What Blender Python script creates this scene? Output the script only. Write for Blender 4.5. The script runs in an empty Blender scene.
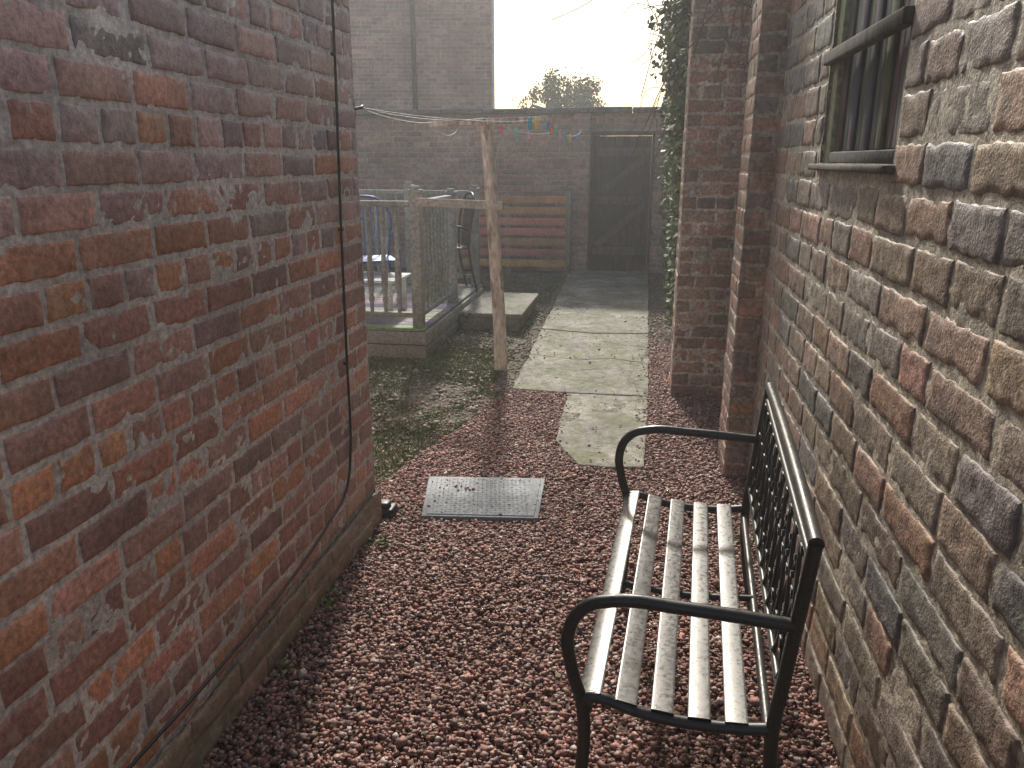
import bpy, math, random
import numpy as np
from mathutils import Vector, Matrix
random.seed(5); rng=np.random.default_rng(7)
S=bpy.context.scene

# ------------------------------------------------------------ helpers
def link(o,parent=None):
    S.collection.objects.link(o)
    if parent: o.parent=parent
    return o
def empty(name,loc=(0,0,0),rz=0):
    e=bpy.data.objects.new(name,None); e.location=loc; e.rotation_euler=(0,0,rz); e.empty_display_size=.1
    return link(e)
def npmesh(name,V,F,mat,C=None,parent=None,smooth=False):
    V=np.asarray(V,dtype=np.float32).reshape(-1,3); F=np.asarray(F,dtype=np.int32)
    k=F.shape[1]; me=bpy.data.meshes.new(name)
    me.vertices.add(len(V)); me.vertices.foreach_set('co',V.ravel())
    me.loops.add(F.size); me.loops.foreach_set('vertex_index',F.ravel())
    me.polygons.add(len(F)); me.polygons.foreach_set('loop_start',np.arange(0,F.size,k,dtype=np.int32))
    me.polygons.foreach_set('loop_total',np.full(len(F),k,dtype=np.int32))
    me.update(calc_edges=True)
    if C is not None:
        a=me.color_attributes.new('Col','FLOAT_COLOR','POINT')
        C4=np.ones((len(V),4),dtype=np.float32); C4[:,:3]=C; a.data.foreach_set('color',C4.ravel())
    if smooth: me.polygons.foreach_set('use_smooth',np.ones(len(F),dtype=bool))
    me.materials.append(mat); me.validate()
    return link(bpy.data.objects.new(name,me),parent)
def hsh(ix,iy,iz,seed):
    n=(ix*374761393+iy*668265263+iz*1274126177+seed*974634777)&0xffffffff
    n=((n^(n>>13))*1274126177)&0xffffffff; n=n^(n>>16)
    return (n&0xffffff)/float(0xffffff)
def vnoise(p,seed=0):
    p=np.asarray(p,dtype=np.float64); i=np.floor(p).astype(np.int64); f=p-i; f=f*f*(3-2*f); r=0
    for a in (0,1):
        for b in (0,1):
            for c in (0,1):
                w=(f[...,0] if a else 1-f[...,0])*(f[...,1] if b else 1-f[...,1])*(f[...,2] if c else 1-f[...,2])
                r=r+w*hsh(i[...,0]+a,i[...,1]+b,i[...,2]+c,seed)
    return r*2-1
class Acc:
    def __init__(s): s.V=[];s.F=[];s.C=[];s.n=0
    def grid(s,P,C,flip=False):
        nv,nu=P.shape[:2]; idx=np.arange(nv*nu).reshape(nv,nu)+s.n
        f=np.stack([idx[:-1,:-1],idx[:-1,1:],idx[1:,1:],idx[1:,:-1]],-1).reshape(-1,4)
        if flip: f=f[:,::-1]
        s.V.append(P.reshape(-1,3)); s.F.append(f); C=np.broadcast_to(np.asarray(C,float),P.shape).reshape(-1,3); s.C.append(C); s.n+=nv*nu; return f
    def raw(s,V,F,C):
        V=np.asarray(V,float); s.V.append(V); s.F.append(np.asarray(F)+s.n); s.C.append(np.broadcast_to(np.asarray(C,float),V.shape)); s.n+=len(V)
    def build(s,name,mat,parent=None,smooth=False):
        return npmesh(name,np.concatenate(s.V),np.concatenate(s.F),mat,np.concatenate(s.C),parent,smooth)
BF=np.array([[0,3,2,1],[4,5,6,7],[0,1,5,4],[1,2,6,5],[2,3,7,6],[3,0,4,7]])
def boxes(name,lst,mat,parent=None,bevel=.004,jit=.0):
    V=[];F=[];C=[];n=0
    for b in lst:
        x0,x1,y0,y1,z0,z1=b[:6]; c=b[6] if len(b)>6 else (1,1,1)
        if jit: 
            g=random.uniform(-jit,jit); c=tuple(max(0,k*(1+random.uniform(-.25,.25))) for k in c)
            z0+=g*.3; z1+=g*.3
        v=[(x0,y0,z0),(x1,y0,z0),(x1,y1,z0),(x0,y1,z0),(x0,y0,z1),(x1,y0,z1),(x1,y1,z1),(x0,y1,z1)]
        V+=v; F.append(BF+n); C+=[c]*8; n+=8
    o=npmesh(name,V,np.concatenate(F),mat,np.array(C),parent)
    if bevel:
        m=o.modifiers.new('b','BEVEL'); m.width=bevel; m.segments=2; m.limit_method='ANGLE'
    return o
def beam(name,p,q,w,h,mat,parent=None,up=(0,0,1),bevel=.004,col=(1,1,1)):
    p=Vector(p);q=Vector(q);d=(q-p);L=d.length;d.normalize();up=Vector(up)
    s=d.cross(up).normalized(); u=s.cross(d)
    V=[]
    for e in (p,q):
        for a,b in ((-1,-1),(1,-1),(1,1),(-1,1)): V.append(e+s*a*w/2+u*b*h/2)
    F=np.array([[0,1,2,3],[7,6,5,4],[0,4,5,1],[1,5,6,2],[2,6,7,3],[3,7,4,0]])
    o=npmesh(name,[tuple(v) for v in V],F,mat,np.tile(np.array(col,float),(8,1)),parent)
    m=o.modifiers.new('b','BEVEL'); m.width=bevel; m.segments=2
    return o
def tube(name,pts,r,mat,parent=None,smooth=True,radii=None,cyclic=False,res=6):
    cu=bpy.data.curves.new(name,'CURVE'); cu.dimensions='3D'; cu.bevel_depth=r; cu.bevel_resolution=4; cu.use_fill_caps=True
    P=pts if isinstance(pts[0][0],(list,tuple)) else [pts]
    for pp in P:
        sp=cu.splines.new('BEZIER' if smooth else 'POLY')
        if smooth:
            sp.bezier_points.add(len(pp)-1)
            for b,c in zip(sp.bezier_points,pp): b.co=c; b.handle_left_type=b.handle_right_type='AUTO'
            if radii: 
                for b,c in zip(sp.bezier_points,radii): b.radius=c
        else:
            sp.points.add(len(pp)-1)
            for b,c in zip(sp.points,pp): b.co=(*c,1)
            if radii:
                for b,c in zip(sp.points,radii): b.radius=c
        sp.use_cyclic_u=cyclic
    cu.resolution_u=res; cu.materials.append(mat)
    return link(bpy.data.objects.new(name,cu),parent)
def lathe(acc,cx,cy,prof,col=(1,1,1),seg=10):
    th=np.linspace(0,2*np.pi,seg+1)
    P=np.array([[[cx+r*math.cos(t),cy+r*math.sin(t),z] for t in th] for r,z in prof]); acc.grid(P,col)

# ------------------------------------------------------------ materials
def mat(name,base=(.5,.5,.5),rough=.7,metal=0,attr=True,n1=(6,.5,1.3),n2=(60,.75,1.2),bump=(120,.3,.003),bump2=None,spec=.5,
        stain=None,zmoss=None,coord='Object',stretch=(1,1,1),crack=None):
    m=bpy.data.materials.new(name); m.use_nodes=True; nt=m.node_tree; B=nt.nodes['Principled BSDF']
    def nd(t,**k):
        n=nt.nodes.new(t)
        for a,b in k.items(): setattr(n,a,b)
        return n
    L=nt.links.new
    tc=nd('ShaderNodeTexCoord'); mp=nd('ShaderNodeMapping'); mp.inputs['Scale'].default_value=stretch; L(tc.outputs[coord],mp.inputs[0]); co=mp.outputs[0]
    rgb=nd('ShaderNodeRGB'); rgb.outputs[0].default_value=(*base,1); cur=rgb.outputs[0]
    def mix(f,a,b,bt='MIX'):
        x=nd('ShaderNodeMix',data_type='RGBA',blend_type=bt,clamp_factor=True)
        for s,v in ((0,f),(6,a),(7,b)):
            if hasattr(v,'is_output'): L(v,x.inputs[s])
            else: x.inputs[s].default_value=v if s==0 else ((*v,1) if len(v)==3 else v)
        return x.outputs[2]
    def noise(sc,det=2,ro=.6,c=None,out=0):
        x=nd('ShaderNodeTexNoise'); x.inputs['Scale'].default_value=sc; x.inputs['Detail'].default_value=det; x.inputs['Roughness'].default_value=ro; L(c or co,x.inputs['Vector']); return x.outputs[out]
    def mr(v,a,b,c,d):
        x=nd('ShaderNodeMapRange'); L(v,x.inputs[0])
        for i,k in enumerate((a,b,c,d)): x.inputs[i+1].default_value=k
        return x.outputs[0]
    if attr:
        a=nd('ShaderNodeAttribute',attribute_name='Col'); cur=mix(1.0,cur,a.outputs['Color'],'MULTIPLY')
    for sc,lo,hi in (n1,n2):
        v=mr(noise(sc),.3,.7,lo,hi); cc=nd('ShaderNodeCombineColor'); [L(v,cc.inputs[i]) for i in range(3)]
        cur=mix(1.0,cur,cc.outputs[0],'MULTIPLY')
    for st in (stain or []):   # (scale, lo, hi, amount, colour)
        cur=mix(mr(noise(st[0],4,.65),st[1],st[2],0,st[3]),cur,st[4])
    if crack:
        wv=nd('ShaderNodeVectorMath',operation='MULTIPLY_ADD'); L(noise(5,4,.65,None,1),wv.inputs[0]); wv.inputs[1].default_value=(.45,.45,0); L(co,wv.inputs[2])
        vo=nd('ShaderNodeTexVoronoi',feature='DISTANCE_TO_EDGE'); vo.inputs['Scale'].default_value=crack[0]; L(wv.outputs[0],vo.inputs['Vector'])
        cur=mix(mr(vo.outputs['Distance'],crack[1],crack[1]*3,.85,0),cur,(.06,.055,.035))
    if zmoss:
        g=nd('ShaderNodeNewGeometry'); sx=nd('ShaderNodeSeparateXYZ'); L(g.outputs['Position'],sx.inputs[0])
        zz=mr(sx.outputs[2],zmoss[0],zmoss[1],1,0); nn=mr(noise(7,4),.35,.6,0,zmoss[2]); mu=nd('ShaderNodeMath',operation='MULTIPLY'); L(zz,mu.inputs[0]); L(nn,mu.inputs[1])
        cur=mix(mu.outputs[0],cur,zmoss[3])
    L(cur,B.inputs['Base Color'])
    B.inputs['Metallic'].default_value=metal; B.inputs['Specular IOR Level'].default_value=spec
    L(mr(noise(n2[0]*.5,1),.3,.7,max(.05,rough-.12),min(1,rough+.12)),B.inputs['Roughness'])
    prev=None
    for bp in (bump,bump2):
        if not bp: continue
        b=nd('ShaderNodeBump'); b.inputs['Strength'].default_value=bp[1]; b.inputs['Distance'].default_value=bp[2]; L(noise(bp[0],3,.65),b.inputs['Height'])
        if prev: L(prev,b.inputs['Normal'])
        prev=b.outputs[0]
    if prev: L(prev,B.inputs['Normal'])
    return m
M_brickL=mat('brick_left',(1,1,1),.55,n1=(3,.85,1.2),n2=(70,.65,1.35),bump=(220,.7,.003),bump2=(45,.4,.004),
    stain=[(16,.57,.75,.5,(.58,.50,.44)),(11,.62,.78,.55,(.10,.065,.06))],zmoss=(.03,.36,.7,(.17,.17,.10)))
M_brickR=mat('brick_right',(1,1,1),.6,n1=(4,.7,1.25),n2=(55,.5,1.4),bump=(140,.8,.004),bump2=(34,.5,.005),
    stain=[(13,.56,.74,.45,(.44,.38,.29)),(8,.50,.66,.6,(.12,.10,.085)),(5,.58,.75,.35,(.20,.20,.11))])
M_brickF=mat('brick_far',(1,1,1),.8,n1=(1.2,.75,1.25),n2=(25,.75,1.3),bump=(60,.4,.004),stain=[(2,.58,.78,.4,(.12,.11,.09))])
M_stone=mat('gravel_stone',(1,1,1),.7,n1=(40,.8,1.2),n2=(220,.7,1.3),bump=None)
M_gbase=mat('gravel_bed',(.13,.065,.05),.9,attr=False,n1=(12,.7,1.3),n2=(90,.5,1.5),bump=(80,1,.02))
M_dirt=mat('soil',(.15,.12,.085),.95,attr=False,n1=(1.5,.7,1.3),n2=(60,.5,1.5),bump=(45,1,.03),bump2=(8,.8,.05),stain=[(3,.48,.64,.7,(.085,.115,.04))])
M_conc=mat('path_concrete',(.34,.32,.27),.85,n1=(2,.6,1.2),n2=(50,.55,1.35),bump=(110,.7,.006),bump2=(14,.6,.012),
    stain=[(3.5,.44,.58,.75,(.15,.16,.075)),(6,.53,.66,.65,(.17,.15,.11)),(15,.54,.66,.65,(.11,.13,.045)),(40,.58,.68,.6,(.10,.09,.06))],crack=(1.0,.0045))
M_wood=mat('weathered_wood',(1,1,1),.85,n1=(3,.7,1.25),n2=(40,.65,1.3),bump=(60,.5,.004),stain=[(6,.58,.76,.45,(.16,.18,.11))],spec=.3)
M_dark=mat('dark_stained_wood',(1,1,1),.9,n1=(3,.7,1.25),n2=(50,.6,1.4),bump=(60,.5,.004),spec=.15,stretch=(1,1,.2))
M_bark=mat('post_wood',(.72,.65,.53),.85,attr=False,n1=(6,.7,1.15),n2=(40,.6,1.3),bump=(30,.9,.012),stretch=(1,1,.3),stain=[(14,.54,.60,.75,(.22,.15,.10))])
M_metal=mat('bench_metal',(.05,.048,.044),.40,metal=.4,attr=False,n1=(6,.85,1.15),n2=(120,.8,1.2),bump=(250,.15,.001))
M_slat=mat('bench_slat_metal',(.15,.147,.138),.38,metal=.4,attr=False,n1=(6,.85,1.15),n2=(150,.85,1.15),bump=(300,.2,.0008),spec=.5)
M_galv=mat('galvanised_plate',(.26,.28,.29),.7,metal=0,attr=False,n1=(8,.75,1.2),n2=(90,.7,1.2),bump=(60,.3,.003),stain=[(14,.55,.7,.5,(.15,.145,.13))],spec=.3)
M_black=mat('black_plastic',(.02,.02,.02),.5,attr=False)
M_slate=mat('coping_stone',(.15,.15,.145),.85,attr=False,n1=(3,.6,1.3),n2=(30,.6,1.4),bump=(30,.6,.01),spec=.2)
M_leaf=mat('leaf',(1,1,1),.65,n1=(2,.7,1.3),n2=(30,.8,1.2),bump=None,spec=.25)
M_paint=mat('coloured_paint',(1,1,1),.5,n1=(6,.9,1.1),n2=(60,.9,1.1),bump=None)
M_white=mat('white_paint',(.75,.75,.73),.5,attr=False,n1=(6,.9,1.05),n2=(60,.9,1.05),bump=None)

# ------------------------------------------------------------ brick panels
PAL_L=[(.50,.255,.18),(.44,.22,.17),(.53,.26,.17),(.41,.225,.18),(.58,.28,.16),(.46,.27,.21),(.31,.19,.165),(.52,.29,.22)]
PAL_LT=[(.50,.34,.30),(.45,.31,.28),(.51,.31,.26),(.40,.29,.27),(.54,.36,.32),(.33,.25,.235)]
PAL_R=[(.33,.25,.18),(.28,.21,.165),(.36,.27,.195),(.38,.23,.16),(.31,.22,.16),(.22,.20,.18),(.25,.21,.175),(.35,.25,.18),(.37,.22,.155),(.33,.27,.20),(.27,.24,.20)]
PAL_F=[(.43,.24,.18),(.38,.22,.17),(.46,.26,.19),(.35,.22,.18),(.45,.28,.22)]
MORT_L=(.62,.56,.50); MORT_R=(.50,.44,.34)
def panel(acc,O,U,Nn,L,H,course=.083,blen=.235,joint=.011,seed=1,detail=2,pal=PAL_L,mort=MORT_L,hole=None,rough=.003,bond='eg',round_=.004,rec=.007,moff=-.0035,palt=None,mh=0):
    O=np.array(O,float);U=np.array(U,float);Nn=np.array(Nn,float);Z=np.array([0,0,1.]); flip=np.dot(np.cross(U,Z),Nn)<0
    r=random.Random(seed); rows=int(math.ceil(H/course-1e-6)); 
    for k in range(rows):
        z0=k*course; z1=min(H,z0+course)
        if z1-z0<.02: continue
        hd = (bond=='eg' and k%4==3)
        bl=blen*.5 if hd else blen
        u=-((k%2)*bl*.5) - (r.random()*.03 if bond else 0)
        if hd: u=-bl*.25
        while u<L:
            w=bl*r.uniform(.93,1.07) if rough>.002 else bl
            if bond=='rand': w=blen*r.uniform(.62,1.15)
            a=max(0,u);b=min(L,u+w); u+=w
            if L-b<.04: b=L; u=L+1
            if b-a<.035: continue
            segs=[(a,b)]
            if hole and z1>hole[2]+.01 and z0<hole[3]-.01:
                segs=[]
                if a<hole[0]: segs.append((a,min(b,hole[0])))
                if b>hole[1]: segs.append((max(a,hole[1]),b))
            pl=pal
            if palt and r.random()<np.clip((z0-1.0)/.9,0,.85): pl=palt
            c=np.array(r.choice(pl))*r.uniform(.78,1.2); c=c*np.array([r.uniform(.93,1.07),1,r.uniform(.93,1.07)])
            for (sa,sb) in segs:
                if sb-sa<.03: continue
                j=joint/2; ja=[r.uniform(-.0035,.0035)*min(1.6,rough/.003) for _ in range(4)]
                ua=sa+j+ja[0]; ub=sb-j+ja[1]; za=z0+j+ja[2]; zb=z1-j+ja[3]; w2=ub-ua;h2=zb-za
                e=round_
                if detail==2: nu=max(3,int(w2/.014)); nv=max(3,int(h2/.013))
                elif detail==1: nu=2;nv=2
                if detail==0: su=np.array([ua,ub]); sv=np.array([za,zb])
                else:
                    su=np.concatenate([[ua,ua+e*.35],np.linspace(ua+e*1.3,ub-e*1.3,nu),[ub-e*.35,ub]])
                    sv=np.concatenate([[za,za+e*.35],np.linspace(za+e*1.3,zb-e*1.3,nv),[zb-e*.35,zb]])
                UU,VV=np.meshgrid(su,sv); 
                if detail>0:
                    pu=np.ones(len(su));pu[0]=pu[-1]=0;pu[1]=pu[-2]=.75; pv=np.ones(len(sv));pv[0]=pv[-1]=0;pv[1]=pv[-2]=.75
                    prof=np.minimum.outer(pv,pu)
                else: prof=np.ones_like(UU)
                tilt=r.uniform(-1,1)*rough*.6; pr=r.uniform(-.8,1)*rough*.8
                D=-rec+prof*rec
                P=O+UU[...,None]*U+VV[...,None]*Z
                if detail>0:
                    nz=vnoise(P*38+seed*3.1,seed); nz2=vnoise(P*90,seed+5)
                    D=D+prof*(pr+tilt*(UU-ua)/w2+rough*.6*nz+rough*.4*nz2)
                    if detail==2:
                        q=vnoise(P*22+r.random()*99,seed+9); edge=1-np.minimum.outer(np.clip(np.minimum(sv-za,zb-sv)/.012,0,1),np.clip(np.minimum(su-ua,ub-su)/.012,0,1))
                        D=D-np.clip(q-.15,0,1)*edge*rough*4
                        rim=(prof<.99)
                        wob=rough*1.4*vnoise(P*50,seed+20); wob2=rough*1.4*vnoise(P*50+50,seed+21)
                        P=P+(wob*rim)[...,None]*U+(wob2*rim)[...,None]*Z
                P=P+D[...,None]*Nn
                cc=c
                if detail==2:
                    cc=c*(1+.16*vnoise(P*22,seed+31)+.1*vnoise(P*60,seed+32))[...,None]
                acc.grid(P,cc,flip)
    st={2:.012,1:.08,0:.3}[detail]
    nu=max(2,int(L/st)+1); nv=max(2,int(H/st)+1)
    UU,VV=np.meshgrid(np.linspace(0,L,nu),np.linspace(0,H,nv)); P=O+UU[...,None]*U+VV[...,None]*Z
    D=np.full(UU.shape,moff)
    if detail==2: D=D+.0018*vnoise(P*70,3)+.0024*vnoise(P*25,4)
    P=P+D[...,None]*Nn
    mc=np.array(mort)*(1+.18*vnoise(P*5,8)+.15*vnoise(P*40,18))[...,None]
    n0=acc.n; f=acc.grid(P,mc,flip)
    if hole:
        idx=f.reshape(-1,4)-n0; cu=UU.ravel()[idx].mean(1); cv=VV.ravel()[idx].mean(1)
        keep=~((cu>hole[0])&(cu<hole[1])&(cv>hole[2])&(cv<hole[3])); acc.F[-1]=f[keep]

# ---- left house (lowered to one storey so more skylight reaches the walls)
XL=-1.10; YE=2.97
house=empty('brick_house')
a=Acc()
panel(a,(XL,-1.2,0),(0,1,0),(1,0,0),YE+1.2,2.656,seed=11,detail=2,rough=.0021,palt=PAL_LT,joint=.0135,rec=.005,moff=-.0022,round_=.0035)
a.build('side_wall',M_brickL,house,True)
a=Acc()
panel(a,(XL-4,YE,0),(1,0,0),(0,1,0),4,2.656,seed=13,detail=1)
a.build('rear_wall',M_brickL,house,True)
boxes('roof_slab',[(XL-4.1,XL+.08,-1.3,YE+.08,2.66,2.80)],M_slate,house)
a=Acc(); panel(a,(XL+.018,-1.2,0),(0,1,0),(1,0,0),YE+1.22,.166,seed=14,detail=2,rough=.004,pal=[(.32,.22,.17),(.28,.21,.15),(.38,.23,.17)],mort=(.36,.33,.25))
a.build('plinth',M_brickL,house,True)
X=XL+.010
tube('wall_cable',[(X,2.80,2.64),(X,2.79,2.5),(X+.004,2.76,1.9),(X,2.73,1.3),(X+.003,2.70,.8),(X,2.68,.42),(X+.01,2.6,.33),(X+.018,2.4,.285),(X+.022,2.1,.25),(X+.028,1.6,.245),(X+.028,1.2,.262),(X+.026,.6,.25),(X+.026,-.6,.26)],.005,M_black,house)
boxes('cable_clip',[(X-.008,X+.008,2.75,2.767,1.9,1.91),(X-.008,X+.008,2.72,2.737,1.3,1.31),(X-.008,X+.008,2.69,2.707,.8,.81)],M_black,house,.001)
gul=empty('drain_gully')
boxes('gully_body',[(XL+.0,XL+.06,YE+.03,YE+.12,0,.05),(XL-.02,XL+.04,YE+.04,YE+.10,.05,.075)],M_black,gul,.01)
br=empty('washing_line_hook')
tube('hook_eye',[(XL-.01,YE+.0,1.735),(XL+.01,YE+.04,1.745),(XL-.005,YE+.075,1.75),(XL-.03,YE+.06,1.735),(XL-.02,YE+.03,1.72)],.006,M_black,br)
boxes('hook_plate',[(XL-.07,XL-.005,YE+.001,YE+.02,1.70,1.775)],M_black,br,.003)

# ---- right outbuilding
XR=.58
ob=empty('brick_outbuilding')
WY0,WY1,WZ0,WZ1=2.02,2.84,1.54,2.35
a=Acc()
panel(a,(XR,-.6,0),(0,1,0),(-1,0,0),4.36,2.6,course=.106,blen=.30,joint=.015,seed=21,detail=2,pal=PAL_R,mort=MORT_R,hole=(WY0+.6,WY1+.6,WZ0,WZ1),rough=.0034,bond='rand',round_=.004,rec=.008,moff=-.0032)
a.build('side_wall',M_brickR,ob,True)
PALP=[(.38,.23,.17),(.43,.25,.17),(.33,.21,.16),(.28,.21,.18),(.40,.29,.21)]
a=Acc(); PX=.465;PY=3.74
panel(a,(PX,PY,0),(1,0,0),(0,-1,0),.2,2.6,seed=22,detail=2,pal=PALP,mort=MORT_R,rough=.003)
panel(a,(PX,PY,0),(0,1,0),(-1,0,0),.34,2.6,seed=23,detail=2,pal=PALP,mort=MORT_R,rough=.003)
panel(a,(PX,PY+.34,0),(1,0,0),(0,1,0),.6,2.6,seed=24,detail=1,pal=PALP,mort=MORT_R)
a.build('pier',M_brickR,ob,True)
a=Acc(); QX=.245;QY=5.13
panel(a,(QX,QY,0),(1,0,0),(0,-1,0),.42,2.9,seed=25,detail=2,pal=PALP,mort=(.55,.5,.42),rough=.0025,moff=-.002)
panel(a,(QX,QY,0),(0,1,0),(-1,0,0),.36,2.9,seed=26,detail=2,pal=PALP,mort=(.55,.5,.42),rough=.0025,moff=-.002)
panel(a,(QX+.42,QY-1.1,0),(0,1,0),(-1,0,0),1.1,2.9,seed=27,detail=1,pal=PALP,mort=MORT_R)
panel(a,(QX,QY+.36,0),(1,0,0),(0,1,0),.4,2.9,seed=28,detail=1,pal=PALP,mort=MORT_R)
a.build('pier_2',M_brickR,ob,True)
boxes('recessed_door',[(QX+.36,QX+.405,QY-.98,QY-.10,.03,2.05,(.05,.06,.09))]+[(QX+.345,QX+.36,QY-.98+.11*i,QY-.98+.11*i+.1,.06,2.0,(.06,.08,.11)) for i in range(8)],M_wood,ob)
boxes('roof_slab',[(XR-.03,3.2,-.7,PY-.01,2.602,2.70),(PX-.02,3.2,PY+.0,PY+.36,2.604,2.70),(QX+.40,3.2,PY+.365,QY-.01,2.9,3.0),(QX-.02,3.2,QY,QY+.45,2.903,3.0)],M_slate,ob)
gw=(.20,.195,.15); dk=(.06,.055,.05)
fx=XR+.035
L_=[(fx-.02,fx+.07,WY0,WY0+.055,WZ0,WZ1,gw),(fx-.02,fx+.07,WY1-.07,WY1,WZ0,WZ1,(.33,.33,.2)),
    (fx-.02,fx+.07,WY0+.055,WY1-.07,WZ1-.06,WZ1,gw),(fx-.02,fx+.07,WY0+.055,WY1-.07,WZ0+.0,WZ0+.035,dk)]
boxes('window_frame',L_,M_wood,ob)
boxes('window_sill',[(XR-.03,XR+.05,WY0-.02,WY1+.03,WZ0-.022,WZ0-.002,(.12,.11,.09))],M_dark,ob,.006)
boxes('window_rail',[(fx-.055,fx-.022,WY0-.0,WY1-.0,1.845,1.885,(.10,.09,.075))],M_dark,ob,.006)
ys=np.linspace(WY0+.057,WY1-.072,10)
boxes('window_boards',[(fx-.006+(i%2)*.006,fx+.012+(i%2)*.006,ys[i]+.003,ys[i+1]-.003,WZ0+.036,WZ1-.062,(.085,.075,.065)) for i in range(9)],M_dark,ob,.003,.004)
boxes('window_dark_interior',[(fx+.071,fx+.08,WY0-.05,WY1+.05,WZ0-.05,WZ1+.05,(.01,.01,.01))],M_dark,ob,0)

bw=empty('boundary_wall'); a=Acc()
panel(a,(.42,QY+.37,0),(0,1,0),(-1,0,0),11.15-QY-.37,2.3,seed=31,detail=1,pal=PALP,mort=MORT_R)
a.build('brickwork',M_brickR,bw,True)
boxes('coping',[(.37,.62,QY+.455,11.3,2.302,2.36)],M_slate,bw)

# ---- far garden wall, gate
gwl=empty('garden_wall'); a=Acc(); FY=11.15; MF=(.42,.38,.32)
panel(a,(-8,FY,0),(1,0,0),(0,-1,0),8.6,2.16,course=.075,blen=.225,joint=.01,seed=41,detail=1,pal=PAL_F,mort=MF,hole=(8-.74,8+.12,0,1.93))
a.build('brickwork',M_brickF,gwl,True)
a=Acc()
panel(a,(-.98,FY-.09,0),(1,0,0),(0,-1,0),.23,2.16,course=.075,blen=.225,joint=.01,seed=42,detail=1,pal=PAL_F,mort=MF)
panel(a,(-.98,FY-.09,0),(0,1,0),(-1,0,0),.09,2.16,course=.075,blen=.225,joint=.01,seed=43,detail=1,pal=PAL_F,mort=MF)
panel(a,(-.75,FY-.09,0),(0,1,0),(1,0,0),.09,2.16,course=.075,blen=.225,joint=.01,seed=44,detail=1,pal=PAL_F,mort=MF)
a.build('gate_pier',M_brickF,gwl,True)
cop=[]
x=-8.0
while x<.6:
    w=random.uniform(.4,.6); cop.append((x,min(x+w-.008,.62),FY-.13+random.uniform(-.01,.01),FY+.25,2.163,2.225+random.uniform(-.006,.012))); x+=w
boxes('coping_stones',cop,M_slate,gwl,.012)
boxes('wall_core',[(-8,-.745,FY+.02,FY+.215,0,2.162,(.35,.3,.25)),(.125,.6,FY+.02,FY+.215,0,2.162,(.35,.3,.25)),(-.744,.124,FY+.02,FY+.215,1.931,2.161,(.35,.3,.25))],M_brickF,gwl,0)
gate=empty('wooden_gate')
gc=(.075,.057,.048)
boxes('boards',[(-.704+i*.0985,-.704+i*.0985+.094,FY+.03,FY+.055,.015,1.866,gc) for i in range(8)]+[(-.704,.084,FY+.056,FY+.062,.015,1.866,(.03,.025,.02))],M_dark,gate,.003,.004)
boxes('ledges',[(-.69,.075,FY+.002,FY+.028,z,z+.11,(.13,.10,.08)) for z in (.25,.95,1.6)],M_dark,gate)
beam('brace_lower',(-.64,FY+.016,.37),(.02,FY+.016,.94),.02,.09,M_dark,gate,(0,0,1),.003,(.13,.10,.08))
beam('brace_upper',(-.64,FY+.016,1.07),(.02,FY+.016,1.59),.02,.09,M_dark,gate,(0,0,1),.003,(.13,.10,.08))
boxes('gate_frame',[(-.738,-.705,FY-.02,FY+.07,0,1.925,gc),(.085,.118,FY-.02,FY+.07,0,1.925,gc),(-.704,.084,FY-.02,FY+.07,1.87,1.925,gc)],M_dark,gate)

# slatted fence
fen=empty('slatted_fence')
fl=[]
for i in range(7):
    z=.10+i*.145; fl.append((-2.75,-1.03,10.80,10.822,z,z+.10,random.choice([(.60,.26,.15),(.54,.24,.14),(.64,.29,.17)])))
boxes('slats',fl,M_wood,fen,.003,.02)
boxes('fence_posts',[(-1.06,-.98,10.825,10.90,0,1.13,(.3,.28,.24)),(-1.9,-1.82,10.825,10.90,0,1.1,(.3,.28,.24)),(-2.72,-2.64,10.825,10.90,0,1.1,(.3,.28,.24))],M_wood,fen)

# ---- far house (turned slightly)
fh=empty('brick_house'); a=Acc(); HY=16.5;HX=-3.13
panel(a,(HX-8,HY,0),(1,0,0),(0,-1,0),8,6.6,course=.075,blen=.225,joint=.012,seed=51,detail=0,pal=[(.47,.26,.2),(.38,.21,.17),(.52,.30,.23)],mort=(.58,.54,.48),rough=.001,rec=0,moff=-.004)
panel(a,(HX,HY,0),(0,1,0),(1,0,0),6,6.6,course=.075,blen=.225,joint=.012,seed=52,detail=0,pal=[(.42,.24,.19),(.37,.21,.17)],mort=(.5,.46,.41),rough=.001,rec=0)
a.build('walls',M_brickF,fh)
V=[(HX-8.2,HY-.3,6.5),(HX+.25,HY-.3,6.5),(HX+.25,HY+6.3,6.5),(HX-8.2,HY+6.3,6.5),(HX-8.2,HY+3,8.4),(HX+.25,HY+3,8.4)]
me=bpy.data.meshes.new('roof'); me.from_pydata(V,[],[(0,1,5,4),(2,3,4,5),(1,2,5),(3,0,4),(0,3,2,1)]); me.materials.append(M_slate); link(bpy.data.objects.new('roof',me),fh)
tube('drainpipe',[(-4.72,HY-.07,0),(-4.72,HY-.07,6.3)],.045,M_black,fh,False)
tube('corner_pipe',[(HX+.0,HY-.05,0),(HX+.0,HY-.05,6.4)],.03,M_white,fh,False)
tube('gutter',[(HX-8.1,HY-.2,6.45),(HX+.2,HY-.2,6.45)],.06,M_black,fh,False)
ra=math.radians(12); cr,sr=math.cos(ra),math.sin(ra)
fh.rotation_euler=(0,0,ra); fh.location=(HX-(cr*HX-sr*HY),HY-(sr*HX+cr*HY),0)

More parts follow.
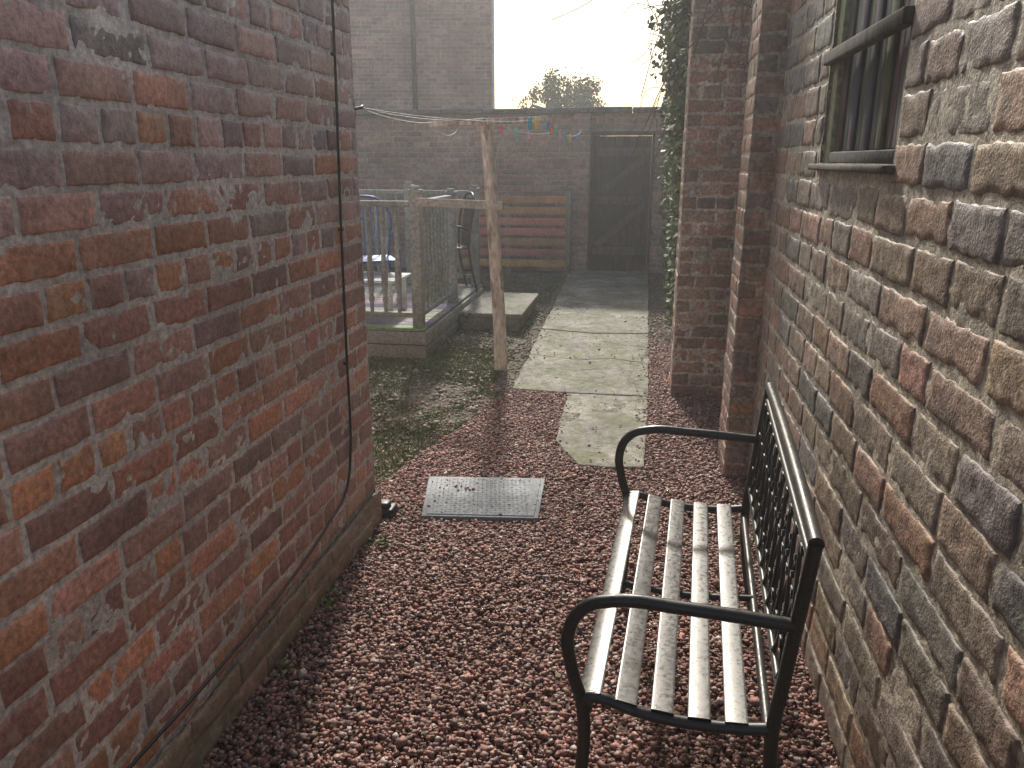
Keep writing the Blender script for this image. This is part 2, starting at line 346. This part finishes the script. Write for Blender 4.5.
# ------------------------------------------------------------ ground
boxes_g=Acc()
g=np.meshgrid(np.linspace(-60,60,121),np.linspace(-40,140,181)); P=np.stack([g[0],g[1],0*g[0]],-1)
boxes_g.grid(P,(1,1,1)); boxes_g.build('ground',M_dirt)
poly=[(-1.2,-.6),(.7,-.6),(.7,5.6),(.44,6.5),(.1,6.9),(.1,5.2),(-.5,5.16),(-.84,5.05),(-.93,4.8),(-1.0,4.3),(-1.12,3.9),(-1.22,3.3),(-1.35,3.0),(-1.2,2.9)]
def inpoly(x,y,po):
    ins=np.zeros(x.shape,bool); n=len(po)
    for i in range(n):
        x1,y1=po[i];x2,y2=po[(i+1)%n]
        c=((y1>y)!=(y2>y)); xx=(x2-x1)*(y-y1)/((y2-y1) if y2!=y1 else 1e-9)+x1
        ins^= c&(x<xx)
    return ins
me=bpy.data.meshes.new('gravel'); me.from_pydata([(x,y,.004) for x,y in poly],[],[list(range(len(poly)))]); me.materials.append(M_gbase)
gravel=empty('gravel'); link(bpy.data.objects.new('gravel_bed',me),gravel)
phi=(1+5**.5)/2
ico=np.array([(-1,phi,0),(1,phi,0),(-1,-phi,0),(1,-phi,0),(0,-1,phi),(0,1,phi),(0,-1,-phi),(0,1,-phi),(phi,0,-1),(phi,0,1),(-phi,0,-1),(-phi,0,1)])/1.9
icf=np.array([(0,11,5),(0,5,1),(0,1,7),(0,7,10),(0,10,11),(1,5,9),(5,11,4),(11,10,2),(10,7,6),(7,1,8),(3,9,4),(3,4,2),(3,2,6),(3,6,8),(3,8,9),(4,9,5),(2,4,11),(6,2,10),(8,6,7),(9,8,1)])
cbv=np.array([(-1,-1,-1),(1,-1,-1),(1,1,-1),(-1,1,-1),(-1,-1,1),(1,-1,1),(1,1,1),(-1,1,1)])*.62
cbf=np.array([(0,2,1),(0,3,2),(4,5,6),(4,6,7),(0,1,5),(0,5,4),(1,2,6),(1,6,5),(2,3,7),(2,7,6),(3,0,4),(3,4,7)])
def stones(n,x0,x1,y0,y1,test,rmin,rmax,zr,pal,base=(cbv,cbf),jit=.34):
    bv,bf=base; nb=len(bv)
    x=rng.uniform(x0,x1,n);y=rng.uniform(y0,y1,n); k=test(x,y); x=x[k];y=y[k];n=len(x)
    r=rng.uniform(rmin,rmax,n)*(1+.6*(rng.random(n)>.93)); sc=rng.uniform(.5,1.35,(n,1,3))
    v=bv[None]*(1+rng.uniform(-jit,jit,(n,nb,3)))*sc*r[:,None,None]
    A=rng.normal(size=(n,3,3)); Q,_=np.linalg.qr(A)
    v=np.einsum('nij,nkj->nki',Q,v); v[:,:,2]*=.75
    hum=.008*vnoise(np.stack([x*3,y*3,0*x],-1),2)
    v+=np.stack([x,y,rng.uniform(*zr,n)+np.clip(hum,-.004,.008)],-1)[:,None,:]
    F=(bf[None]+(np.arange(n)*nb)[:,None,None]).reshape(-1,3)
    p=np.array(pal)[rng.integers(0,len(pal),n)]*rng.uniform(.6,1.3,(n,1))
    return v.reshape(-1,3),F,np.repeat(p,nb,0)
PG=[(.29,.14,.105),(.33,.165,.125),(.25,.12,.09),(.37,.23,.185),(.20,.10,.08),(.34,.18,.14),(.42,.33,.28),(.27,.135,.105),(.23,.145,.12)]
cov=[(-1.0,3.47),(-.42,3.54),(-.395,3.09),(-.915,3.03)]
spur=[(-.25,3.76),(.05,3.8),(.06,5.2),(-.43,5.1),(-.4,4.1)]
tst=lambda x,y: inpoly(x,y,poly)&~inpoly(x,y,cov)&~inpoly(x,y,spur)
v,f,c=stones(120000,-1.35,.7,.9,7,tst,.0055,.0108,(.002,.015),PG)
npmesh('stones',v,f,M_stone,c,gravel)
t2=lambda x,y: (~inpoly(x,y,poly))&((y-3.2)*.8+rng.exponential(.25,x.shape)*2 < (x+2.3)*1.8+rng.exponential(.12,x.shape)-.3)&(x>-1.9)&(x<-.5)&(y>3.0)&(y<5.6)&(rng.random(x.shape)<.5)
v,f,c=stones(8000,-1.9,-.5,3,5.6,t2,.005,.011,(.002,.008),PG+[(.3,.28,.25)])
npmesh('stray_stones',v,f,M_stone,c,gravel)
soil=empty('garden_soil')
SP=[(.15,.12,.085),(.13,.105,.07),(.19,.155,.11),(.10,.11,.05),(.22,.19,.15)]
v,f,c=stones(34000,-4,-.85,3.0,10.8,lambda x,y:~inpoly(x,y,poly),.004,.018,(-.004,.006),SP,(ico,icf),.25)
npmesh('soil_clods',v,f,M_stone,c,soil)
v,f,c=stones(5000,.12,.42,5.6,11.1,lambda x,y:~inpoly(x,y,poly),.005,.014,(-.002,.006),SP+[(.32,.17,.13)]*2)
npmesh('soil_clods_strip',v,f,M_stone,c,soil)

pth=empty('concrete_path')
def slab(name,pts,z=.028):
    q=[]
    for i in range(len(pts)):
        (xa,ya),(xb,yb)=pts[i],pts[(i+1)%len(pts)]; L_=math.hypot(xb-xa,yb-ya); k=max(1,int(L_/.09))
        for j in range(k):
            t=j/k; jx=random.uniform(-.007,.007) if j else 0; q.append((xa+(xb-xa)*t+jx,ya+(yb-ya)*t+(random.uniform(-.005,.005) if j else 0)))
    pts=q; n=len(pts); me=bpy.data.meshes.new(name); V=[(x,y,-.03) for x,y in pts]+[(x,y,z) for x,y in pts]
    F=[list(range(n,2*n))]+[(i,(i+1)%n,n+(i+1)%n,n+i) for i in range(n)]
    me.from_pydata(V,[],F); a=me.color_attributes.new('Col','FLOAT_COLOR','POINT'); k=random.uniform(.88,1.1)
    for d in a.data: d.color=(k,k,k,1)
    me.materials.append(M_conc); o=link(bpy.data.objects.new(name,me),pth)
    m=o.modifiers.new('b','BEVEL'); m.width=.007; m.segments=2; m.limit_method='ANGLE'; m.angle_limit=1.2
slab('slab_a',[(-.27,3.75),(-.1,3.74),(.07,3.78),(.085,4.4),(.09,5.02),(-.455,5.02),(-.44,4.6),(-.43,4.1),(-.36,3.93)],.022)
slab('slab_b',[(-.845,5.06),(-.46,5.03),(.095,5.03),(.10,5.9),(-.18,6.02),(-.45,5.93),(-.86,6.05)],.025)
slab('slab_c',[(-.86,6.065),(-.45,5.945),(-.18,6.035),(.10,5.915),(.105,7.0),(-.4,6.93),(-.89,7.05)],.022)
slab('slab_d',[(-.89,7.065),(-.4,6.945),(.105,7.015),(.11,8.6),(-.92,8.65)],.026)
slab('slab_e',[(-.92,8.665),(.11,8.615),(.115,11.12),(-1.0,11.12)],.024)
v,f,c=stones(5200,-1.1,.3,3.6,11,lambda x,y: rng.random(x.shape)<np.where((np.abs(x-.1)<.09)|(np.abs(x+.9)<.1)|((x>-.5)&(x<-.4)&(y<5)),.85,.12),.003,.008,(.024,.030),PG+[(.17,.16,.09)]*5)
npmesh('path_grit',v,f,M_stone,c,pth)

mh=empty('manhole_cover')
def quadslab(name,c,z0,z1,m,inset=0):
    cx=sum(p[0] for p in c)/4; cy=sum(p[1] for p in c)/4
    q=[(cx+(x-cx)*(1-inset),cy+(y-cy)*(1-inset)) for x,y in c]
    V=[(x,y,z0) for x,y in q]+[(x,y,z1) for x,y in q]
    o=npmesh(name,V,BF,m,None,mh); b=o.modifiers.new('b','BEVEL'); b.width=.003; b.segments=2
cw=cov[::-1]
quadslab('frame',cw,-.02,.022,M_galv); quadslab('plate',cw,.0,.0255,M_galv,.07)
Acov=Acc(); p00=np.array(cov[3]);p10=np.array(cov[2]);p01=np.array(cov[0])
ex=(p10-p00);ey=(p01-p00)
for i in range(22):
    for j in range(18):
        c0=p00+ex*(.07+.86*(i+.5)/22)+ey*(.07+.86*(j+.5)/18); s=.008; d=(1,.35) if (i+j)%2 else (.35,1)
        Vv=[(c0[0]-s*d[0],c0[1],.025),(c0[0],c0[1]-s*d[1],.025),(c0[0]+s*d[0],c0[1],.025),(c0[0],c0[1]+s*d[1],.025)]
        Vt=[(a_[0]*.6+c0[0]*.4,a_[1]*.6+c0[1]*.4,.027) for a_ in Vv]
        Acov.raw(Vv+Vt,BF,(1,1,1))
Acov.build('tread_pattern',M_galv,mh)
v,f,c=stones(9,-.84,-.70,3.3,3.36,lambda x,y:x>-9,.006,.011,(.030,.033),[(.28,.13,.1),(.14,.09,.07)])
v2,f2,c2=stones(70,-.98,-.42,3.06,3.5,lambda x,y:inpoly(x,y,cov),.002,.006,(.028,.030),PG)
npmesh('loose_stones',np.concatenate([v,v2]),np.concatenate([f,f2+len(v)]),M_stone,np.concatenate([c,c2]),mh)

# ------------------------------------------------------------ deck
deck=empty('timber_deck'); DW=(.34,.335,.29)
DX=-1.69; D0,D1=5.85,8.13; dl=[]
y=D0
while y<D1-.05:
    dl.append((-5.0,DX,y,y+.115,.225,.25,DW)); y+=.122
boxes('deck_boards',dl,M_wood,deck,.003,.003)
boxes('deck_fascia',[(-5.0,DX+.022,D0-.026,D0-.003,.12,.223,DW),(-5.0,DX+.018,D0-.024,D0-.003,.0,.112,(.27,.26,.21)),(DX+.001,DX+.024,D0-.002,D1,.11,.223,DW),(DX+.001,DX+.021,D0-.002,D1,0,.102,(.27,.26,.21))],M_wood,deck)
nw=(.33,.34,.31)
def newel(x,y,h=1.33):
    return [(x-.042,x+.042,y-.042,y+.042,.252,h-.05,nw),(x-.052,x+.052,y-.052,y+.052,h-.05,h-.028,nw),(x-.03,x+.03,y-.03,y+.03,h-.028,h,nw)]
boxes('newel_posts',newel(DX-.05,D0+.05,1.36)+newel(DX-.05,7.05,1.3)+newel(DX-.05,D1-.05,1.3)+newel(-3.2,D0+.05)+newel(-3.2,D1-.05)+newel(-4.9,D1-.05)+newel(-2.45,D1-.05),M_wood,deck)
rails=[]
X0=DX-.05
for z,hh,ww in ((1.20,.045,.07),(.33,.04,.05)):
    rails+= [(X0-ww/2,X0+ww/2,D0+.095,7.005,z,z+hh,nw),(-5,X0-.045,D0+.05-ww/2,D0+.05+ww/2,z,z+hh,nw),(-4.85,X0-.045,D1-.05-ww/2,D1-.05+ww/2,z,z+hh,nw)]
boxes('handrails',rails,M_wood,deck)
a=Acc()
prof=[(.016,.36),(.016,.44),(.026,.47),(.017,.50),(.024,.56),(.029,.66),(.022,.78),(.015,.86),(.026,.89),(.015,.92),(.021,1.0),(.018,1.07),(.025,1.10),(.016,1.13),(.016,1.21)]
for i in range(8): lathe(a,X0,D0+.19+i*.113,prof,nw)
for i in range(28): lathe(a,X0-.16-i*.115,D0+.05,prof,nw)
for i in range(26): lathe(a,X0-.16-i*.115,D1-.05,prof,nw)
a.build('spindles',M_wood,deck,True)
st=empty('garden_step')
boxes('step_block',[(DX+.03,-1.09,6.97,8.12,0,.135)],M_conc,st,.015)
boxes('step_slab',[(DX+.027,-1.06,6.94,8.15,.137,.175)],M_conc,st,.01)

def chair(x,y,rz,col,zf=.252):
    e=empty('garden_chair',(x,y,zf),rz); mt=mat('chair_metal_'+str(col[2]),col,.4,.2,attr=False,bump=None)
    tube('frame',[[(-.22,-.2,0),(-.22,-.2,.62),(-.22,.1,.66),(-.22,.2,.62)],[(.22,-.2,0),(.22,-.2,.62),(.22,.1,.66),(.22,.2,.62)],
      [(-.22,.28,0),(-.21,.2,.45),(-.2,.26,.9),(0,.28,.98),(.2,.26,.9),(.21,.2,.45),(.22,.28,0)],[(-.22,-.2,.44),(.22,-.2,.44)]],.012,mt,e)
    tube('back_bars',[[(-.2+.066*i,.21,.46),(-.2+.066*i,.265,.93)] for i in range(1,6)],.007,mt,e)
    boxes('seat',[(-.215,.215,-.2+.07*i,-.2+.07*i+.055,.435,.452) for i in range(6)],mt,e)
chair(-2.40,6.65,.5,(.06,.14,.34)); chair(-1.98,7.72,-1.1,(.03,.03,.035))
tb=empty('slatted_table',(-2.75,6.45,.252))
boxes('top',[(-.45,.72,-.25+i*.085,-.25+i*.085+.07,.30,.32,(.72,.71,.68)) for i in range(6)],M_wood,tb)
boxes('legs',[(sx-.025,sx+.025,sy-.025,sy+.025,0,.298,(.65,.64,.6)) for sx in (-.38,.65) for sy in (-.2,.2)],M_wood,tb)

# ------------------------------------------------------------ clothes post
cp=empty('clothes_post')
pts=[(-1.02,5.62,-.05),(-1.025,5.61,.3),(-1.055,5.62,.8),(-1.075,5.61,1.2),(-1.115,5.61,1.80)]
tube('post',pts,.048,M_bark,cp,True,[1.1,1.02,.98,1.0,.92])
beam('crossbar',(-1.50,5.50,1.79),(-.68,5.64,1.825),.05,.04,M_bark,cp)
beam('brace_board',(-1.70,5.80,1.245),(-.99,5.55,1.235),.022,.06,M_wood,cp,col=(.45,.42,.36))
beam('arm_strut',(-1.50,5.54,1.80),(-1.50,5.54,1.90),.012,.012,M_white,cp)
wl=empty('washing_line')
def sag(p,q,s,n=9): 
    return [tuple(p[k]*(1-t)+q[k]*t-(4*s*t*(1-t) if k==2 else 0) for k in range(3)) for t in np.linspace(0,1,n)]
M_line=mat('line_cord',(.6,.62,.6),.6,attr=False,bump=None)
L1=sag((-1.11,3.02,1.745),(-1.48,5.50,1.80),.02); L2=sag((-1.11,3.02,1.745),(-1.12,5.55,1.83),.03)
L3=sag((-.70,5.64,1.82),(-.85,11.04,1.95),.10); L4=sag((-1.12,5.6,1.83),(-1.2,11.04,1.95),.08); L5=sag((-1.5,5.5,1.8),(-2.6,11.12,2.0),.1);L6=sag((-1.11,3.02,1.745),(-.70,5.62,1.82),.03)
tube('cords',[L1,L2,L3,L4,L5,L6],.0028,M_line,wl)
pg=[]
for n_,(L_,t) in enumerate(((L3,.3),(L3,.75),(L3,1.3),(L3,2.0),(L3,2.8),(L3,4.0),(L3,5.5),(L4,1.0),(L4,2.2),(L4,3.5),(L6,6.9),(L6,7.4))):
    i=int(t); fr=t-i; p=[L_[i][k]*(1-fr)+L_[i+1][k]*fr for k in range(3)]
    c=[(.05,.30,.65),(.75,.12,.10),(.1,.55,.35),(.75,.35,.5),(.08,.5,.6),(.8,.6,.1)][n_%6]
    pg+=[(p[0]-.012,p[0]-.002,p[1]-.007,p[1]+.007,p[2]-.055,p[2]+.022,c),(p[0]+.002,p[0]+.012,p[1]-.007,p[1]+.007,p[2]-.055,p[2]+.022,c),(p[0]-.002,p[0]+.002,p[1]-.005,p[1]+.005,p[2]-.012,p[2]-.004,c)]
boxes('pegs',pg,M_paint,wl,.001)

# ------------------------------------------------------------ bench
be=empty('metal_garden_bench',(-.085,1.425,0),-math.radians(4)); LB=1.08
for s in (0,LB):
    tube('arm_and_front_leg',[(-.005,s,.0),(.005,s,.2),(.005,s,.40),(-.022,s,.50),(-.030,s,.58),(.0,s,.645),(.06,s,.672),(.2,s,.676),(.43,s,.668)],.0145,M_metal,be)
    tube('rear_leg_and_back_post',[(.46,s,0),(.42,s,.2),(.40,s,.40),(.412,s,.55),(.440,s,.85)],.0145,M_metal,be)
    tube('seat_end_rail',[(.0,s,.425),(.03,s,.432),(.12,s,.412),(.22,s,.403),(.33,s,.408),(.40,s,.42)],.013,M_metal,be)
    for fx_ in (-.005,.46): tube('foot',[(fx_,s,.0),(fx_,s,.012)],.02,M_black,be,False)
tube('seat_long_rails',[[(.015,0,.395),(.015,LB,.395)],[(.395,0,.395),(.395,LB,.395)]],.011,M_metal,be,False)
tube('mid_stretcher',[(.015,LB/2,.40),(.20,LB/2,.385),(.395,LB/2,.40)],.009,M_metal,be)
def seatz(v): return np.interp(v,[-.01,.0,.03,.12,.22,.33,.42],[.430,.438,.445,.430,.422,.426,.436])
a=Acc()
for i,(c0,w) in enumerate([(.020,.050),(.098,.047),(.175,.047),(.252,.047),(.328,.047)]):
    q=np.array([-1,-.93,-.8,0,.8,.93,1]); vs=c0+q*w/2; us=np.linspace(-.004,LB+.004,9)
    z0=seatz(c0); sl=(seatz(c0+.02)-seatz(c0-.02))/.04
    zf=lambda v,qq: z0+sl*(v-c0)-.0016*abs(qq)**16-(.008*max(0,-qq)**2 if i==0 else 0)
    for zz in (0,-.0045):
        P=np.array([[(v,u,zf(v,qq)+zz) for u in us] for v,qq in zip(vs,q)]); a.grid(P,(1,1,1),zz==0)
    for ed,qq in ((vs[0],-1),(vs[-1],1)):
        P=np.array([[(ed,u,zf(ed,qq)),(ed,u,zf(ed,qq)-.0045)] for u in us]); a.grid(P,(1,1,1))
a.build('seat_slats',M_slat,be,True)
bx=lambda z: np.interp(z,[.40,.55,.85],[.40,.412,.440])
tube('back_top_rail',[(bx(.85),-.004,.85),(bx(.85),LB*.25,.86),(bx(.85),LB*.5,.863),(bx(.85),LB*.75,.86),(bx(.85),LB+.004,.85)],.0155,M_metal,be)
tube('back_lower_rails',[[(bx(.50),0,.50),(bx(.5),LB,.50)],[(bx(.81),0,.81),(bx(.81),LB,.81)]],.009,M_metal,be,False)
st_=[];lf=Acc()
n=11
for i in range(n):
    uc=.06+(LB-.12)*i/(n-1)
    for sg in (-1,1):
        st_.append([(bx(z)+.003*sg,uc+sg*.045*math.sin((z-.5)/.31*math.pi*1.5),z) for z in np.linspace(.5,.81,9)])
    for z,sg in ((.56,1),(.62,-1),(.68,1),(.74,-1),(.60,-1),(.70,-1),(.78,1)):
        c0=np.array([bx(z)-.006,uc+sg*.02,z]); l=.028; d=np.array([0,sg*.6,.8]); e_=np.array([0,.8,-sg*.6])
        Vv=[c0,c0+d*l*.5+e_*.009,c0+d*l,c0+d*l*.5-e_*.009]; Vt=[v_+np.array([.007,0,0]) for v_ in Vv]
        lf.raw(Vv+Vt,BF,(1,1,1))
tube('back_scrollwork',st_,.005,M_metal,be,True,None,False,3)
lf.build('back_leaf_castings',M_metal,be)

# ------------------------------------------------------------ foliage
def leaves(C,size,nrm_bias,pal,flat=.6):
    n=len(C); d=rng.normal(size=(n,3)); d/=np.linalg.norm(d,axis=1,keepdims=True)
    nr=rng.normal(size=(n,3))*flat+np.array(nrm_bias); nr/=np.linalg.norm(nr,axis=1,keepdims=True)
    t=np.cross(nr,d); t/=np.linalg.norm(t,axis=1,keepdims=True)+1e-9; b=np.cross(nr,t)
    s=(size*rng.uniform(.6,1.3,n))[:,None]
    P=np.stack([C-b*s*.55,C+t*s*.5-b*s*.1-nr*s*.1,C+b*s*.7,C-t*s*.5-b*s*.1-nr*s*.1],1)
    F=np.arange(n*4).reshape(n,4); c=np.array(pal)[rng.integers(0,len(pal),n)]*rng.uniform(.6,1.4,(n,1))
    return P.reshape(-1,3),F,np.repeat(c,4,0)
IVP=[(.08,.12,.03),(.10,.15,.04),(.05,.09,.03),(.14,.18,.05),(.14,.12,.05)]
iv=empty('ivy'); C=[]
for _ in range(230):
    y=rng.uniform(5.6,11.1); z=rng.uniform(.1,2.9) if y>6.5 else rng.uniform(1.6,3.0); x=.40-rng.uniform(0,.22)*(.4+.6*min(1,z/2.2)); r=rng.uniform(.06,.17)
    k=int(70*r/.15); C.append(rng.normal(size=(k,3))*np.array([.3,1,1])*r*.7+np.array([x,y,max(z,.12)]))
for _ in range(50):
    y=rng.uniform(5.4,8); z=rng.uniform(2.1,3.2); C.append(rng.normal(size=(40,3))*.08+np.array([rng.uniform(.14,.4),y,z]))
C=np.concatenate(C); C=C[(C[:,0]<.6)&(C[:,2]>.03)]
v,f,c=leaves(C,.045,(-.8,-.3,.5),IVP); npmesh('ivy_leaves',v,f,M_leaf,c,iv)
M_twig=mat('twig',(.15,.12,.085),.85,attr=False,bump=None)
tw=[]
for _ in range(46):
    p=np.array([rng.uniform(.1,.42),rng.uniform(5.2,9),rng.uniform(2.1,3.1)]); L_=[tuple(p)]
    d=np.array([rng.uniform(-.10,.02),rng.uniform(-.1,.1),rng.uniform(-.1,.1)])
    for k in range(6): p=p+d; d=d*.9+rng.normal(size=3)*.03+np.array([0,0,-.02]); L_.append(tuple(p))
    tw.append(L_)
for _ in range(14):
    p=np.array([rng.uniform(.25,.6),rng.uniform(4.3,5.0),rng.uniform(2.4,2.8)]); L_=[tuple(p)]
    d=np.array([rng.uniform(-.06,.06),rng.uniform(-.04,.04),-.03])
    for k in range(7): p=p+d; d=d*.92+rng.normal(size=3)*.022+np.array([0,0,-.012]); L_.append(tuple(p))
    tw.append(L_)
tube('ivy_stems',tw,.0035,M_twig,iv,True,None,False,3)
st2=[]
for _ in range(30):
    y=rng.uniform(6,11); p=np.array([.40,y,0.0]); L_=[tuple(p)]
    for k in range(8): p=p+np.array([rng.uniform(-.01,.005),rng.uniform(-.1,.1),.28]); L_.append((min(p[0],.41),p[1],p[2]))
    st2.append(L_)
tube('ivy_trunks',st2,.009,M_twig,iv,True,None,False,3)

tr=empty('garden_tree'); TX,TY=-1.80,18.5
tube('trunk',[(TX,TY,0),(TX+.05,TY,1.2),(TX-.03,TY,2.4),(TX,TY,3.1)],.11,M_twig,tr,True,[1.2,.9,.6,.2])
lm=[];C=[]
for k in range(16):
    th=rng.uniform(0,6.28); e=rng.uniform(.2,1.0); R=rng.uniform(.5,.95); z0=rng.uniform(1.4,2.5)
    q=(TX+R*math.cos(th),TY+R*math.sin(th),z0+e*.8); lm.append([(TX,TY,z0),((TX+q[0])/2,(TY+q[1])/2,z0+e*.5),q])
for k in range(110):
    d=rng.normal(size=3); d/=np.linalg.norm(d); R=rng.uniform(.45,1.0)*(1+.10*math.sin(5*d[0]+3*d[2]))
    c0=np.array([TX,TY,2.68])+d*np.array([1.0,.9,.80])*R; C.append(rng.normal(size=(80,3))*.10+c0)
tube('limbs',lm,.03,M_twig,tr,True,None,False,3)
v,f,c=leaves(np.concatenate(C),.05,(0,-.2,.6),[(.08,.12,.03),(.11,.14,.04),(.06,.09,.03),(.13,.14,.05)],1.2)
npmesh('crown',v,f,M_leaf,c,tr)

def blades(x,y,h,pal):
    n=len(x); th=rng.uniform(0,6.28,n); w=rng.uniform(.002,.0045,n); ln=rng.normal(size=(n,2))*.5*h[:,None]
    dx=np.cos(th)*w;dy=np.sin(th)*w; z=np.zeros(n)
    P=np.stack([np.stack([x-dx,y-dy,z],-1),np.stack([x+dx,y+dy,z],-1),np.stack([x+ln[:,0]*.4+dx*.7,y+ln[:,1]*.4+dy*.7,h*.6],-1),np.stack([x+ln[:,0]-dx*.1,y+ln[:,1]-dy*.1,h],-1)],1)
    c=np.array(pal)[rng.integers(0,len(pal),n)]*rng.uniform(.6,1.3,(n,1))
    return P.reshape(-1,3),np.arange(n*4).reshape(n,4),np.repeat(c,4,0)
x=rng.uniform(-3.5,-.55,230000);y=rng.uniform(3.0,10.7,230000)
dn=vnoise(np.stack([x*2.2,y*2.2,0*x],-1),5)+.6*vnoise(np.stack([x*9,y*9,0*x],-1),6)+np.where(y<5.2,.15,0)
k=(dn>.10+rng.uniform(-.3,.3,len(x)))&~inpoly(x,y,poly)&~((x>-1.0)&(y>5.0))&~((x<DX+.03)&(y>D0-.03)&(y<D1+.1))&~((x<-1.05)&(y>6.9)&(y<8.2))
x=x[k];y=y[k]
v,f,c=blades(x,y,rng.uniform(.006,.030,len(x)),[(.12,.17,.045),(.15,.20,.055),(.10,.14,.04),(.21,.20,.09)])
npmesh('grass',v,f,M_leaf,c)
C=[]
for (wx,wy) in ((-1.04,1.9),(-1.05,2.3),(.50,3.0),(.12,2.05),(.3,5.0),(-1.0,2.75)):
    C.append(rng.normal(size=(26,3))*np.array([.03,.04,.012])+np.array([wx,wy,.03]))
v,f,c=leaves(np.concatenate(C),.016,(0,0,1),[(.12,.2,.04),(.15,.22,.06)]); npmesh('weeds',v,f,M_leaf,c)
x=rng.uniform(-2.4,.5,200);y=rng.uniform(1.2,9,200)
v,f,c=leaves(np.stack([x,y,np.full(200,.032)],-1),.018,(0,0,1),[(.2,.12,.06),(.15,.09,.05),(.26,.19,.1)],.3); npmesh('fallen_leaves',v,f,M_leaf,c)

# ------------------------------------------------------------ scattering volume added over the yard to imitate lens veiling glare
hz=bpy.data.materials.new('glare_veil_volume'); hz.use_nodes=True; nt=hz.node_tree; nt.nodes.remove(nt.nodes['Principled BSDF'])
vs=nt.nodes.new('ShaderNodeVolumeScatter'); vs.inputs['Density'].default_value=.0075; vs.inputs['Anisotropy'].default_value=.5; vs.inputs['Color'].default_value=(.98,.99,1,1)
nt.links.new(vs.outputs[0],nt.nodes['Material Output'].inputs['Volume'])
boxes('glare_veil',[(-14,9,-3,22,-.4,7)],hz,None,0)

# ------------------------------------------------------------ light, sky, camera
AZ=math.radians(-11); EL=math.radians(36)
w=bpy.data.worlds.new('World'); S.world=w; w.use_nodes=True; nt=w.node_tree
sk=nt.nodes.new('ShaderNodeTexSky'); sk.sky_type='NISHITA'; sk.sun_disc=False; sk.sun_elevation=EL; sk.sun_rotation=AZ%(2*math.pi); sk.dust_density=3.5; sk.air_density=1.3
nt.links.new(sk.outputs[0],nt.nodes['Background'].inputs[0]); nt.nodes['Background'].inputs[1].default_value=.15
sd=Vector((math.sin(AZ)*math.cos(EL),math.cos(AZ)*math.cos(EL),math.sin(EL)))
sl=bpy.data.lights.new('sun','SUN'); sl.energy=5.0; sl.angle=math.radians(4); sl.color=(1,.95,.87)
so=link(bpy.data.objects.new('sun',sl)); so.rotation_euler=sd.to_track_quat('Z','Y').to_euler(); so.location=(0,0,10)
cam=bpy.data.cameras.new('camera'); cam.lens=769/1024*36; cam.sensor_width=36; cam.clip_start=.02; cam.clip_end=600
R=Vector((.9865,.1638,0)); Fv=Vector((-.1573,.9471,-.2797)).normalized(); R.normalize(); U=R.cross(Fv)
m=Matrix(((R.x,U.x,-Fv.x,0),(R.y,U.y,-Fv.y,0),(R.z,U.z,-Fv.z,1.55),(0,0,0,1)))
co=link(bpy.data.objects.new('camera',cam)); co.matrix_world=m; S.camera=co
S.view_settings.view_transform='Standard'; S.view_settings.look='None'; S.view_settings.exposure=0
